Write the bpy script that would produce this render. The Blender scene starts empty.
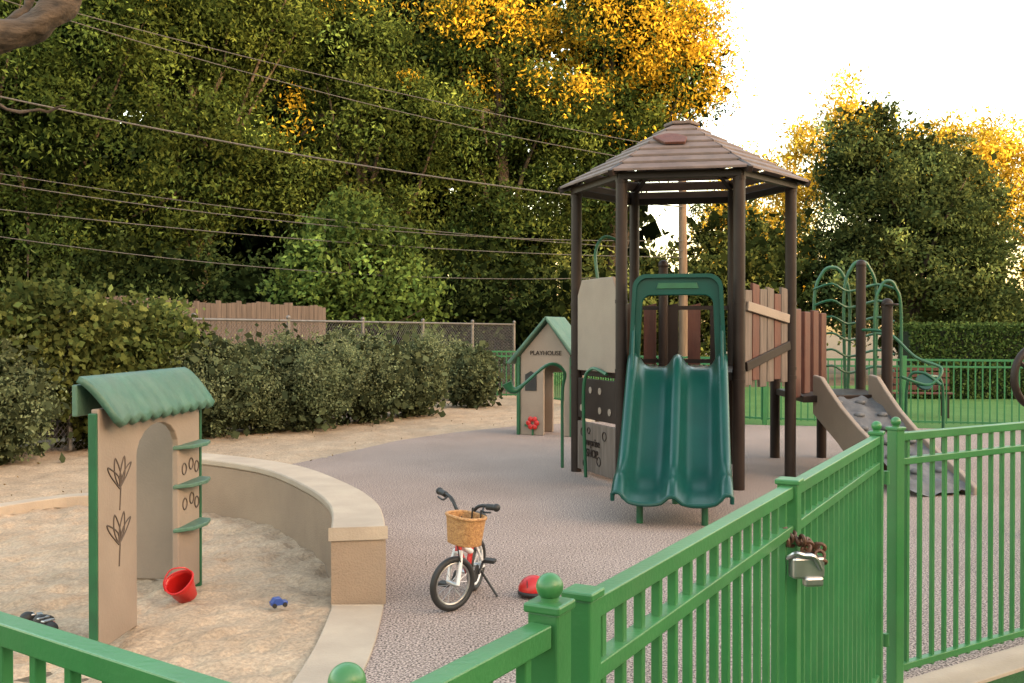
import bpy, math, random
import numpy as np
from mathutils import Vector, Matrix, noise
random.seed(7); rng=np.random.default_rng(11)
scene=bpy.context.scene
COL=scene.collection

# ------------------------------------------------------------ materials
def new_mat(name):
    m=bpy.data.materials.new(name); m.use_nodes=True
    nt=m.node_tree; return m,nt,nt.nodes['Principled BSDF']
def mat(name,c1,c2=None,scale=8,rough=0.5,bump=0.0,bscale=None,detail=6,metal=0.0,spec=0.5,coat=0,stretch=None,dirt=0.0,dcol=(.25,.21,.17)):
    m,nt,b=new_mat(name)
    N=nt.nodes; L=nt.links
    tc=N.new('ShaderNodeTexCoord'); mp=N.new('ShaderNodeMapping')
    L.new(tc.outputs['Object'],mp.inputs['Vector'])
    if stretch: mp.inputs['Scale'].default_value=stretch
    if c2 is None: c2=tuple(x*0.75 for x in c1)
    n=N.new('ShaderNodeTexNoise'); n.inputs['Scale'].default_value=scale; n.inputs['Detail'].default_value=detail
    L.new(mp.outputs[0],n.inputs['Vector'])
    r=N.new('ShaderNodeValToRGB'); r.color_ramp.elements[0].position=.3; r.color_ramp.elements[1].position=.7
    r.color_ramp.elements[0].color=(*c2,1); r.color_ramp.elements[1].color=(*c1,1)
    L.new(n.outputs['Fac'],r.inputs['Fac'])
    out=r.outputs[0]
    if dirt>0:
        n3=N.new('ShaderNodeTexNoise'); n3.inputs['Scale'].default_value=2.3; n3.inputs['Detail'].default_value=8; n3.inputs['Roughness'].default_value=.7
        L.new(tc.outputs['Object'],n3.inputs['Vector'])
        r3=N.new('ShaderNodeValToRGB'); r3.color_ramp.elements[0].position=.35; r3.color_ramp.elements[1].position=.75
        r3.color_ramp.elements[0].color=(0,0,0,1); r3.color_ramp.elements[1].color=(dirt,)*3+(1,)
        L.new(n3.outputs['Fac'],r3.inputs['Fac'])
        mx=N.new('ShaderNodeMixRGB'); mx.inputs[2].default_value=(*dcol,1)
        L.new(r3.outputs[0],mx.inputs[0]); L.new(out,mx.inputs[1]); out=mx.outputs[0]
    L.new(out,b.inputs['Base Color'])
    b.inputs['Roughness'].default_value=rough; b.inputs['Metallic'].default_value=metal
    b.inputs['Specular IOR Level'].default_value=spec; b.inputs['Coat Weight'].default_value=coat
    if bump>0:
        n2=N.new('ShaderNodeTexNoise'); n2.inputs['Scale'].default_value=bscale or scale*4; n2.inputs['Detail'].default_value=5
        L.new(mp.outputs[0],n2.inputs['Vector'])
        bp=N.new('ShaderNodeBump'); bp.inputs['Strength'].default_value=bump; bp.inputs['Distance'].default_value=.02
        L.new(n2.outputs['Fac'],bp.inputs['Height']); L.new(bp.outputs[0],b.inputs['Normal'])
    return m
def leafmat(name,trans=.25):
    m,nt,b=new_mat(name); N=nt.nodes; L=nt.links
    a=N.new('ShaderNodeAttribute'); a.attribute_name='Col'
    d=N.new('ShaderNodeBsdfDiffuse'); L.new(a.outputs['Color'],d.inputs['Color'])
    t=N.new('ShaderNodeBsdfTranslucent'); L.new(a.outputs['Color'],t.inputs['Color'])
    mx=N.new('ShaderNodeMixShader'); mx.inputs[0].default_value=trans
    L.new(d.outputs[0],mx.inputs[1]); L.new(t.outputs[0],mx.inputs[2])
    L.new(mx.outputs[0],N['Material Output'].inputs['Surface']); N.remove(b); return m

M={}
M['leaf']=leafmat('foliage')
M['bark']=mat('bark',(.075,.055,.038),(.025,.019,.013),scale=5,rough=.9,bump=.8,stretch=(1,1,.25))
M['limb']=mat('oak_bark',(.075,.055,.04),(.016,.012,.009),scale=9,rough=.95,bump=1.0,bscale=18,stretch=(.5,1,1.4))
M['fgreen']=mat('green_enamel',(.030,.165,.046),(.023,.13,.035),scale=6,rough=.36,bump=.06,bscale=90,dirt=.10)
M['fgreen_far']=mat('green_enamel_far',(.03,.165,.05),(.024,.13,.04),rough=.5)
M['dbrown']=mat('dark_brown_steel',(.022,.013,.010),(.016,.009,.007),scale=4,rough=.5,bump=.03,dirt=.04,spec=.22)
M['etch']=mat('etched_line',(.085,.062,.048),(.06,.045,.035),rough=.8)
M['tan']=mat('tan_plastic',(.275,.215,.165),(.23,.175,.135),scale=3,rough=.6,bump=.12,bscale=60,dirt=.4,dcol=(.17,.14,.11))
M['redwood']=mat('red_brown_plastic',(.115,.038,.024),(.075,.025,.017),scale=5,rough=.55,bump=.2,stretch=(4,4,.5),dirt=.12,spec=.3)
M['greywood']=mat('grey_tan_plank',(.165,.128,.105),(.09,.068,.055),scale=6,rough=.65,bump=.3,stretch=(4,4,.4),spec=.3)
M['roofbrown']=mat('mauve_brown_roof',(.15,.105,.092),(.09,.063,.055),scale=5,rough=.65,bump=.2,dirt=.2,spec=.3)
M['teal']=mat('teal_plastic',(.0015,.052,.040),(.0015,.042,.032),scale=2.5,rough=.3,bump=.03,bscale=30,dirt=.02,spec=.32)
M['tealroof']=mat('green_roof_plastic',(.055,.14,.095),(.028,.095,.065),scale=5,rough=.5,bump=.3,bscale=30,stretch=(1,1,1),dirt=.25,spec=.35)
M['dgreen']=mat('dark_green_tube',(.012,.10,.04),(.010,.07,.03),rough=.4)
M['black']=mat('black_rubber',(.018,.018,.018),(.01,.01,.01),rough=.6)
M['greyrock']=mat('grey_climber',(.13,.13,.132),(.075,.075,.08),scale=7,rough=.7,bump=.5,bscale=20)
M['concrete']=mat('concrete',(.42,.345,.26),(.34,.275,.21),scale=3,rough=.85,bump=.25,bscale=70,dirt=.35,dcol=(.2,.165,.13))
M['wallface']=mat('stucco_concrete',(.32,.235,.165),(.25,.18,.125),scale=2,rough=.9,bump=.4,bscale=90,dirt=.3,dcol=(.17,.13,.095))
M['white']=mat('white_paint',(.7,.7,.7),(.62,.62,.62),rough=.3)
M['red']=mat('red_paint',(.50,.016,.014),(.38,.012,.011),rough=.35)
M['blue']=mat('blue_plastic',(.03,.08,.35),(.02,.05,.2),rough=.4)
M['steel']=mat('steel',(.5,.5,.5),(.35,.35,.35),rough=.35,metal=.9,scale=20)
M['galv']=mat('galvanised',(.17,.165,.16),(.11,.105,.10),rough=.5,metal=.5)
M['rust']=mat('brown_chain',(.11,.045,.02),(.05,.02,.01),rough=.6)
M['wicker']=mat('wicker',(.50,.27,.10),(.28,.13,.045),scale=60,rough=.6,bump=.6,bscale=120)
M['fencewood']=mat('weathered_board',(.115,.088,.072),(.055,.042,.035),scale=4,rough=.9,bump=.3,stretch=(4,4,.3))
M['polewood']=mat('pole_wood',(.16,.115,.08),(.09,.06,.04),scale=5,rough=.9,bump=.3,stretch=(3,3,.3))
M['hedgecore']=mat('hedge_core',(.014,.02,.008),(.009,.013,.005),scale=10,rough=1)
M['wire']=mat('wire',(.08,.075,.07),(.05,.05,.05),rough=.6)
M['sun_blocker']=mat('sun_blocker_scrub',(.05,.07,.025),(.03,.045,.02),scale=.3,rough=1,bump=1,bscale=1)  # surface of the added sun-blocking ridge

# ------------------------------------------------------------ mesh builder
class MB:
    def __init__(s): s.v=[]; s.f=[]
    def add(s,vs,fs):
        o=len(s.v); s.v+= [tuple(v) for v in vs]; s.f+=[tuple(i+o for i in f) for f in fs]; return s
    def box(s,c,size,rot=0,M3=None):
        hx,hy,hz=[q/2 for q in size]
        R=M3 if M3 is not None else Matrix.Rotation(rot,3,'Z')
        vs=[Vector(c)+R@Vector((x*hx,y*hy,z*hz)) for z in(-1,1) for y in(-1,1) for x in(-1,1)]
        return s.add(vs,[(0,2,3,1),(4,5,7,6),(0,1,5,4),(2,6,7,3),(0,4,6,2),(1,3,7,5)])
    def beam(s,p0,p1,w,h,up=(0,0,1)):
        p0=Vector(p0);p1=Vector(p1);d=(p1-p0);l=d.length;d.normalize()
        u=Vector(up); sd=d.cross(u)
        if sd.length<1e-4: sd=d.cross(Vector((0,1,0)))
        sd.normalize(); u=sd.cross(d)
        R=Matrix((sd,d,u)).transposed()
        return s.box((p0+p1)/2,(w,l,h),M3=R)
    def tube(s,pts,r,n=10,cap=True):
        pts=[Vector(p) for p in pts]; k=len(pts)
        rs=r if isinstance(r,(list,tuple)) else [r]*k
        vs=[];pu=None
        for i,p in enumerate(pts):
            t=(pts[min(i+1,k-1)]-pts[max(i-1,0)]); 
            if t.length<1e-6: t=Vector((0,0,1))
            t.normalize()
            if pu is None:
                pu=t.cross(Vector((0,0,1)))
                if pu.length<1e-3: pu=Vector((1,0,0))
            pu=(pu-t*pu.dot(t)); pu.normalize(); w=t.cross(pu)
            for j in range(n):
                a=2*math.pi*j/n; vs.append(p+(pu*math.cos(a)+w*math.sin(a))*rs[i])
        fs=[(i*n+j,i*n+(j+1)%n,(i+1)*n+(j+1)%n,(i+1)*n+j) for i in range(k-1) for j in range(n)]
        if cap: fs+=[tuple(range(n-1,-1,-1)),tuple((k-1)*n+j for j in range(n))]
        return s.add(vs,fs)
    def sphere(s,c,r,n=16,m=10,sc=(1,1,1),z0=-1):
        vs=[];c=Vector(c)
        for i in range(m+1):
            ph=-math.pi/2+math.pi*i/m
            for j in range(n):
                a=2*math.pi*j/n
                vs.append(c+Vector((r*sc[0]*math.cos(ph)*math.cos(a),r*sc[1]*math.cos(ph)*math.sin(a),max(r*sc[2]*math.sin(ph),z0*r))))
        return s.add(vs,[(i*n+j,i*n+(j+1)%n,(i+1)*n+(j+1)%n,(i+1)*n+j) for i in range(m) for j in range(n)])
    def torus(s,c,R,r,M3,n=32,m=10):
        vs=[];c=Vector(c)
        for i in range(n):
            a=2*math.pi*i/n
            for j in range(m):
                b=2*math.pi*j/m
                vs.append(c+M3@Vector(((R+r*math.cos(b))*math.cos(a),(R+r*math.cos(b))*math.sin(a),r*math.sin(b))))
        return s.add(vs,[(i*m+j,((i+1)%n)*m+j,((i+1)%n)*m+(j+1)%m,i*m+(j+1)%m) for i in range(n) for j in range(m)])
    def prism(s,poly,origin,ex,ey,ez,th):
        o=Vector(origin);ex=Vector(ex);ey=Vector(ey);ez=Vector(ez);n=len(poly)
        vs=[o+ex*x+ey*y-ez*th/2 for x,y in poly]+[o+ex*x+ey*y+ez*th/2 for x,y in poly]
        fs=[tuple(range(n-1,-1,-1)),tuple(range(n,2*n))]+[(i,(i+1)%n,n+(i+1)%n,n+i) for i in range(n)]
        return s.add(vs,fs)
    def ring(s,outer,inner,origin,ex,ey,ez,th):
        o=Vector(origin);ex=Vector(ex);ey=Vector(ey);ez=Vector(ez);n=len(outer)
        P=lambda q,z:[o+ex*x+ey*y+ez*z for x,y in q]
        vs=P(outer,-th/2)+P(inner,-th/2)+P(outer,th/2)+P(inner,th/2)
        fs=[]
        for i in range(n):
            j=(i+1)%n
            fs+=[(i,n+i,n+j,j),(2*n+i,2*n+j,3*n+j,3*n+i),(i,j,2*n+j,2*n+i),(n+i,3*n+i,3*n+j,n+j)]
        return s.add(vs,fs)
    def obj(s,name,m,parent=None,smooth=False,bevel=0,seg=2,loc=None):
        me=bpy.data.meshes.new(name); me.from_pydata(s.v,[],s.f); me.update()
        o=bpy.data.objects.new(name,me); COL.objects.link(o)
        me.materials.append(m if not isinstance(m,str) else M[m])
        if smooth:
            me.polygons.foreach_set('use_smooth',[True]*len(me.polygons))
            try: me.set_sharp_from_angle(angle=math.radians(40))
            except Exception: pass
        if bevel>0:
            b=o.modifiers.new('b','BEVEL'); b.width=bevel; b.segments=seg; b.limit_method='ANGLE'; b.harden_normals=False
        if parent: o.parent=parent
        return o
def empty(name,loc=(0,0,0),rz=0):
    e=bpy.data.objects.new(name,None); COL.objects.link(e); e.location=loc; e.rotation_euler=(0,0,rz); e.empty_display_size=.2; return e
def smoothpath(pts,n=8):
    pts=[Vector(p) for p in pts]; out=[]
    for i in range(len(pts)-1):
        p0=pts[max(i-1,0)];p1=pts[i];p2=pts[i+1];p3=pts[min(i+2,len(pts)-1)]
        for k in range(n):
            t=k/n
            out.append(.5*((2*p1)+(-p0+p2)*t+(2*p0-5*p1+4*p2-p3)*t*t+(-p0+3*p1-3*p2+p3)*t**3))
    out.append(pts[-1]); return out

# ------------------------------------------------------------ foliage
def leaves(name,C,size,colors,parent=None,aspect=.45,droop=0.0,mat_='leaf'):
    n=len(C); a=rng.normal(size=(n,3)); a[:,2]-=droop*1.5; a/=np.linalg.norm(a,axis=1)[:,None]
    b=rng.normal(size=(n,3)); b-=a*(a*b).sum(1)[:,None]; b/=np.linalg.norm(b,axis=1)[:,None]
    s=size if isinstance(size,np.ndarray) else np.full(n,size); s=(s*rng.uniform(.6,1.35,n))[:,None]
    V=np.empty((n,4,3)); V[:,0]=C-a*s*.5; V[:,1]=C+b*s*aspect*.5; V[:,2]=C+a*s*.5; V[:,3]=C-b*s*aspect*.5
    V=V.reshape(-1,3).astype(np.float32)
    me=bpy.data.meshes.new(name); me.vertices.add(4*n); me.vertices.foreach_set('co',V.ravel())
    me.loops.add(4*n); me.loops.foreach_set('vertex_index',np.arange(4*n,dtype=np.int32))
    me.polygons.add(n); me.polygons.foreach_set('loop_start',np.arange(0,4*n,4,dtype=np.int32))
    try: me.polygons.foreach_set('loop_total',np.full(n,4,dtype=np.int32))
    except Exception: pass
    at=me.color_attributes.new('Col','FLOAT_COLOR','POINT')
    cc=np.ones((n,4,4),dtype=np.float32); cc[:,:,:3]=np.clip(colors,0,.8)[:,None,:]
    at.data.foreach_set('color',cc.ravel()); me.update(); me.validate()
    o=bpy.data.objects.new(name,me); COL.objects.link(o); me.materials.append(M[mat_])
    if parent: o.parent=parent
    return o
def cloud(lobes,nclump,perclump,rc,base,tip=None,sun_goldfn=None,surf=.55,flat=.8,var=.3,leafvar=.14,nscale=.75,namp=.9):
    vol=np.array([l[3]*l[4]*l[5] for l in lobes])**.67; vol/=vol.sum()
    Cs=[];Cl=[]
    for l,w in zip(lobes,vol):
        k=max(3,int(nclump*w))
        d=rng.normal(size=(k,3)); d/=np.linalg.norm(d,axis=1)[:,None]
        rr=rng.uniform(surf**2,1,k)**.5*(1+rng.normal(0,.09,k))
        cc=np.array(l[:3])+d*rr[:,None]*np.array(l[3:6])
        for i in range(k):
            m=int(perclump*rng.uniform(.5,1.5)); r=rc*rng.uniform(.6,1.4)
            p=rng.normal(size=(m,3))*r*.5; p[:,2]*=flat
            Cs.append(cc[i]+p)
            q=Vector(cc[i])*nscale
            br=math.exp(rng.normal(0,var)+namp*noise.noise(q))
            c=np.array(base)*br
            if tip is not None:
                f=np.clip(rng.normal(.3,.2)+.7*noise.noise(q*1.3+Vector((9,4,2))),0,1); c=c*(1-f)+np.array(tip)*f*br
            if sun_goldfn is not None:
                g=sun_goldfn(cc[i])
                if rng.random()<g: c=np.array((.56,.37,.035))*rng.uniform(.5,1.1)  # golden low-sun light put into the leaf colour of these clumps
            col=np.repeat(c[None],m,0)*np.exp(rng.normal(0,leafvar,(m,1)))
            Cl.append(col)
    return np.concatenate(Cs),np.concatenate(Cl)
def tree(name,base,h,r,lobes,nclump,per,rc,leaf,basec,tip,sun_goldfn=None,surf=.5,droop=.3,aspect=.4,var=.3,lean=(0,0),flat=.8,core=.5,namp=1.3):
    e=empty(name,(base[0],base[1],0))
    mb=MB(); top=Vector((base[0]+lean[0],base[1]+lean[1],h))
    b=Vector((base[0],base[1],-.1))
    pts=[b.lerp(top,t)+Vector((math.sin(t*5+h)*.15*t,math.cos(t*4)*.12*t,0))*min(r*6,2) for t in np.linspace(0,1,9)]
    pts[0]=b; mb.tube(pts,[r*(1.35 if i==0 else 1)*(1-.75*i/8) for i in range(9)],n=9)
    for l in lobes:
        for q in range(3):
            t=random.uniform(.25,.85); s=b.lerp(top,t); i=int(t*8); s=pts[i]
            tgt=Vector((l[0]+random.uniform(-.7,.7)*l[3],l[1]+random.uniform(-.7,.7)*l[4],l[2]+random.uniform(-.5,.5)*l[5]))
            mid=s.lerp(tgt,.5)+Vector((random.uniform(-.5,.5),random.uniform(-.5,.5),random.uniform(-.2,.7)))
            pp=smoothpath([s,mid,tgt],5); k=len(pp); mb.tube(pp,[r*.32*(1-.85*j/(k-1)) for j in range(k)],n=6)
    o=mb.obj('trunk_and_limbs','bark',None,smooth=True); 
    C,Cc=cloud(lobes,nclump,per,rc,basec,tip,sun_goldfn,surf,flat,var,namp=namp)
    f=leaves('crown_foliage',C,leaf,Cc,None,aspect,droop)
    ks=[o,f]
    if core>0:
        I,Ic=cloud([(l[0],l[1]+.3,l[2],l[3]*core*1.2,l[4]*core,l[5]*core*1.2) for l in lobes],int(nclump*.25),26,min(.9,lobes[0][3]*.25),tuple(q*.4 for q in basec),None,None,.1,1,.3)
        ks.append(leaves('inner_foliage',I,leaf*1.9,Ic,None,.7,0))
    for k in ks:
        k.parent=e; k.matrix_parent_inverse=Matrix.Translation((-base[0],-base[1],0))
    return e
def bush(name,c,r,h,n,leaf,base,tip,parent=None,per=26):
    e=empty(name,(c[0],c[1],0))
    lobes=[(c[0],c[1],h*.46,r*.85,r*.85,h*.44)]
    for i in range(8):
        a=random.uniform(0,6.28); rr=r*random.uniform(.4,.68); lobes.append((c[0]+rr*math.cos(a),c[1]+rr*math.sin(a),h*random.uniform(.3,.76),r*random.uniform(.33,.5),r*random.uniform(.33,.5),h*random.uniform(.18,.3)))
    C,Cc=cloud(lobes,n//per,per,.15,base,tip,None,.75,1.,.2,nscale=2.5,namp=.5)
    C[:,2]=np.abs(C[:,2])
    f=leaves('hedge_leaves',C,leaf,Cc,None,.55,-.4)
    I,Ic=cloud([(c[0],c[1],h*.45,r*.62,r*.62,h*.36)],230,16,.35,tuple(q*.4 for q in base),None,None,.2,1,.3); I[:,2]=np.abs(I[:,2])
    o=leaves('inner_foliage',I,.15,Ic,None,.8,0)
    for k in(o,f):
        k.parent=e; k.matrix_parent_inverse=Matrix.Translation((-c[0],-c[1],0))
    return e

# ------------------------------------------------------------ ground sheets
def sheet(name,poly,z,m,thick=0):
    mb=MB(); n=len(poly)
    mb.add([(x,y,z) for x,y in poly],[tuple(range(n))])
    return mb.obj(name,m)
def ground_mat(name,cols,scales,rough=.95,bump=.3,bsc=60,speck=None,lo=.38,hi=.62,bd=.02):
    m,nt,b=new_mat(name); N=nt.nodes;L=nt.links
    tc=N.new('ShaderNodeTexCoord'); 
    n=N.new('ShaderNodeTexNoise'); n.inputs['Scale'].default_value=scales[0]; n.inputs['Detail'].default_value=8; n.inputs['Roughness'].default_value=.65
    L.new(tc.outputs['Object'],n.inputs['Vector'])
    r=N.new('ShaderNodeValToRGB'); r.color_ramp.elements[0].position=.32; r.color_ramp.elements[1].position=.68
    r.color_ramp.elements[0].color=(*cols[0],1); r.color_ramp.elements[1].color=(*cols[1],1); L.new(n.outputs['Fac'],r.inputs['Fac'])
    n2=N.new('ShaderNodeTexNoise'); n2.inputs['Scale'].default_value=scales[1]; n2.inputs['Detail'].default_value=3; n2.inputs['Roughness'].default_value=.7
    L.new(tc.outputs['Object'],n2.inputs['Vector'])
    r2=N.new('ShaderNodeValToRGB'); r2.color_ramp.elements[0].position=lo; r2.color_ramp.elements[1].position=hi
    s=speck or .25
    r2.color_ramp.elements[0].color=(1-s,1-s,1-s,1); r2.color_ramp.elements[1].color=(1+s*.6,1+s*.6,1+s*.6,1); L.new(n2.outputs['Fac'],r2.inputs['Fac'])
    mx=N.new('ShaderNodeMixRGB'); mx.blend_type='MULTIPLY'; mx.inputs[0].default_value=1
    L.new(r.outputs[0],mx.inputs[1]); L.new(r2.outputs[0],mx.inputs[2]); L.new(mx.outputs[0],b.inputs['Base Color'])
    b.inputs['Roughness'].default_value=rough; b.inputs['Specular IOR Level'].default_value=.2
    n3=N.new('ShaderNodeTexNoise'); n3.inputs['Scale'].default_value=bsc; n3.inputs['Detail'].default_value=6
    L.new(tc.outputs['Object'],n3.inputs['Vector'])
    bp=N.new('ShaderNodeBump'); bp.inputs['Strength'].default_value=bump; bp.inputs['Distance'].default_value=bd
    L.new(n3.outputs['Fac'],bp.inputs['Height']); L.new(bp.outputs[0],b.inputs['Normal']); return m
G_dirt=ground_mat('dirt_ground',((.08,.065,.04),(.15,.115,.08)),(1.2,25),bump=.5)
G_rub=ground_mat('rubber_surfacing',((.265,.207,.178),(.325,.258,.225)),(.8,80),speck=.75,bump=.3,bsc=120,rough=.95,lo=.44,hi=.56,bd=.008)
G_sand=ground_mat('sand',((.30,.225,.155),(.42,.325,.23)),(2.2,45),speck=.22,bump=.8,bsc=22)
G_turf=ground_mat('turf',((.03,.09,.025),(.05,.14,.04)),(3,160),speck=.4,bump=.9,bsc=200)
G_turf2=ground_mat('turf_far',((.07,.16,.04),(.10,.21,.06)),(1,60),speck=.3,bump=.9,bsc=100)

sheet('ground',[(-600,-600),(600,-600),(600,600),(-600,600)],-.08,G_dirt)
inner=smoothpath([(-1.09,6.07,0),(-1.26,6.95,0),(-1.62,7.84,0),(-2.22,8.85,0),(-3.05,9.55,0),(-3.75,9.85,0)],8)
def offset(path,d):
    out=[]
    for i,p in enumerate(path):
        t=path[min(i+1,len(path)-1)]-path[max(i-1,0)]; t.normalize(); out.append(p+Vector((t.y,-t.x,0))*d)
    return out
outer=offset(inner,.31)
lowin=smoothpath([(-1.16,3.6,0),(-1.06,4.4,0),(-1.04,5.2,0),(-1.09,6.07,0)],8)
lowout=offset(lowin,.31)
rub=[(p.x,p.y) for p in lowout[:-1]]+[(p.x,p.y) for p in outer]+[(-3.5,10.6),(-3.1,11.9),(-2.6,13.1),(-1.75,15.4),(-1.0,16.6),(0.0,17.7),(1.5,18.6),(4.3,18.0),(9,16.9),(14,15.9),(20,14.5),(18,14.),(8.2,8.75),(1.72,4.62),(-.2,1.17),(-.95,1.75),(-1.3,3.2)]
sheet('rubber_play_surface',rub,0,G_rub)
sheet('turf_lawn',[(2.0,17.9),(9,17.1),(14,16.1),(30,13),(40,40),(4,30)],-.035,G_turf2)
sheet('turf_path',[(-.19,1.05),(1.75,4.5),(8.3,8.55),(25,19),(25,-12),(-12,-12),(-12,9)],-.012,G_turf)
def in_poly(x,y,P):
    c=False;j=len(P)-1
    for i in range(len(P)):
        if (P[i][1]>y)!=(P[j][1]>y) and x<(P[j][0]-P[i][0])*(y-P[i][1])/(P[j][1]-P[i][1])+P[i][0]: c=not c
        j=i
    return c
def sandgrid(name,poly,step,z0,amp,m):
    xs=[p[0] for p in poly];ys=[p[1] for p in poly]
    nx=int((max(xs)-min(xs))/step)+1; ny=int((max(ys)-min(ys))/step)+1
    idx={};V=[];F=[]
    def vid(i,j):
        if (i,j) not in idx:
            x=min(xs)+i*step;y=min(ys)+j*step
            q=Vector((x,y,0)); z=z0+amp*(noise.noise(q*1.1)*1.2+noise.noise(q*4.2)*.9+noise.noise(q*9)*.6-.5*max(0,noise.noise(q*6.5+Vector((9,2,0))))*2.8)
            idx[(i,j)]=len(V);V.append((x,y,z))
        return idx[(i,j)]
    for i in range(nx):
        for j in range(ny):
            if in_poly(min(xs)+(i+.5)*step,min(ys)+(j+.5)*step,poly):
                F.append((vid(i,j),vid(i+1,j),vid(i+1,j+1),vid(i,j+1)))
    mb=MB();mb.v=V;mb.f=F; return mb.obj(name,m,smooth=True)
midl=[(p.x+.12,p.y) for p in lowin[:-1]]; midi=[(p.x,p.y) for p in offset(inner,.15)]
pit=midl+midi+[(-4.3,9.95),(-4.9,8.9),(-5.3,7),(-5.0,4),(-3.5,2.6),(-1.3,2.9)]
sandgrid('sand_pit',pit,.03,-.028,.036,G_sand)
strip=[(-3.55,9.9),(-3.6,10.6),(-3.05,11.95),(-2.5,13.1),(-1.7,15.4),(-.9,16.6),(0.1,17.7),(1.6,18.7),(2,24),(0,27),(-1.6,24.5),(-5.9,16.1),(-9.5,9),(-9.5,7.5),(-5.2,7.9),(-4.9,9),(-4.2,10)]
sandgrid('sand_border',strip,.09,-.022,.03,G_sand)

e=empty('curved_sandpit_wall')
n=len(inner); H=.47
def walls(inn,out,z0,z1):
    mb=MB(); n=len(inn)
    vs=[];
    for a,b in zip(inn,out): vs+= [(a.x,a.y,z0),(b.x,b.y,z0),(b.x,b.y,z1),(a.x,a.y,z1)]
    fs=[]
    for i in range(n-1):
        for k in range(4): fs.append((i*4+k,i*4+(k+1)%4,(i+1)*4+(k+1)%4,(i+1)*4+k))
    fs+=[(0,1,2,3),(4*n-1,4*n-2,4*n-3,4*n-4)]
    return mb.add(vs,fs)
walls(inner,outer,-.08,H-.06).obj('wall_body','wallface',e,smooth=True,bevel=.01)
ci=offset(inner,-.012); co_=offset(outer,.012)
ci[0]=ci[0]+Vector((0,-.012,0)); co_[0]=co_[0]+Vector((0,-.012,0))
walls(ci,co_,H-.057,H).obj('wall_cap','concrete',e,smooth=True,bevel=.012)
lo=lowin[:-1]+[lowin[-1]+Vector((0,-.02,0))]
walls(lo,lowout[:-1]+[Vector((-.785,6.05,0))],-.08,.012).obj('concrete_kerb','concrete',None,bevel=.006)
lk=smoothpath([(-3.8,9.9,0),(-4.35,9.75,0),(-4.85,8.9,0),(-5.25,7.4,0)],6)
walls(lk,offset(lk,.18),-.08,.06).obj('concrete_kerb','concrete',None,bevel=.008)
def strip_mesh(line,w0,w1,z,th):
    a=offset(line,-w0); b=offset(line,w1); return walls(a,b,z-th,z)
fl=[Vector(p) for p in [(-1.4,2.02,0),(-.2,1.16,0),(.8,3.0,0),(1.72,4.6,0),(5,6.72,0),(8.3,8.85,0)]]
strip_mesh(fl,.06,.15,.006,.09).obj('concrete_footing','concrete',None,bevel=.004)

# ------------------------------------------------------------ near green fence
FZ=1.2
def picket_run(e,p0,p1,z0=.1,z1=FZ,sp=.095,pk=.019,mname='fgreen',double=True,rail=.038,bev=.003,first=True):
    p0=Vector((p0[0],p0[1],0));p1=Vector((p1[0],p1[1],0)); d=p1-p0;L=d.length;ang=math.atan2(d.y,d.x)
    mb=MB(); up=Vector((0,0,1))
    mb.beam(p0+up*(z1-rail/2),p1+up*(z1-rail/2),rail*1.05,rail)
    if double: mb.beam(p0+up*(z1-.135),p1+up*(z1-.135),rail*1.05,rail*.85)
    mb.beam(p0+up*z0,p1+up*z0,rail*1.05,rail*.85)
    mb.obj('rails',mname,e,bevel=bev)
    mb=MB(); k=max(1,int(L/sp))
    for i in range(k):
        p=p0+d*((i+.5)/k); mb.box((p.x,p.y,(z0-.03+z1-.01)/2),(pk,pk,z1-.01-z0+.03),ang)
    mb.obj('pickets',mname,e,bevel=bev*.6 if bev else 0,seg=1)
def post(e,p,h,w=.056,ball=True,mname='fgreen',ang=0,bev=.004,name='post'):
    mb=MB(); mb.box((p[0],p[1],h/2-.04),(w,w,h+.08),ang)
    mb.box((p[0],p[1],h+.006),(w*1.2,w*1.2,.016),ang)
    mb.obj(name,mname,e,bevel=bev)
    if ball:
        mb=MB(); mb.tube([(p[0],p[1],h+.01),(p[0],p[1],h+.03)],w*.28,n=16); mb.sphere((p[0],p[1],h+.012+w*.45),w*.41,n=28,m=18)
        mb.obj(name+'_ball','fgreen' if mname=='fgreen' else mname,e,smooth=True)
A=(.062,1.64);Bp=(.125,1.755);Cp=(.855,3.08);D1=(1.66,4.55);D2=(1.79,4.66);K=(-.197,1.19)
ang=math.atan2(1.25,.66)
nf=empty('green_picket_fence')
picket_run(nf,(K[0]+.012,K[1]+.03),(A[0]-.015,A[1]-.03))
picket_run(nf,(-1.6,2.18),(K[0]-.03,K[1]+.02))
post(nf,K,1.215,ang=ang); post(nf,A,1.215,ang=ang,w=.055)
post(nf,D2,1.215,ang=.56)
P3=(5.0,6.72);P4=(8.3,8.85)
picket_run(nf,(D2[0]+.03,D2[1]+.02),P3); picket_run(nf,P3,P4); post(nf,P3,1.215,ang=.56); post(nf,P4,1.215,ang=.56)
gt=empty('green_gate')
post(gt,Bp,1.205,ang=ang,ball=False,w=.05,name='hinge_stile')
picket_run(gt,(Bp[0]+.012,Bp[1]+.024),(Cp[0]-.014,Cp[1]-.028))
post(gt,Cp,1.205,ang=ang,ball=False,w=.062,name='latch_stile')
picket_run(gt,(Cp[0]+.016,Cp[1]+.03),(D1[0]-.012,D1[1]-.024))
post(gt,D1,1.205,ang=ang,w=.056)
mb=MB()
for z in(.25,1.0):
    mb.tube([(.094,1.70,z-.03),(.094,1.70,z+.03)],.011,n=10)
    mb.tube([(1.725,4.60,z-.03),(1.725,4.60,z+.03)],.014,n=10)
mb.obj('hinges','fgreen',gt,smooth=True)
la=empty('gate_latch')
mb=MB(); mb.box((.885,3.0,.965),(.10,.045,.065),.15); mb.box((.90,2.985,.925),(.06,.03,.03),.15); mb.obj('latch_box','steel',la,bevel=.008)
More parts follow.
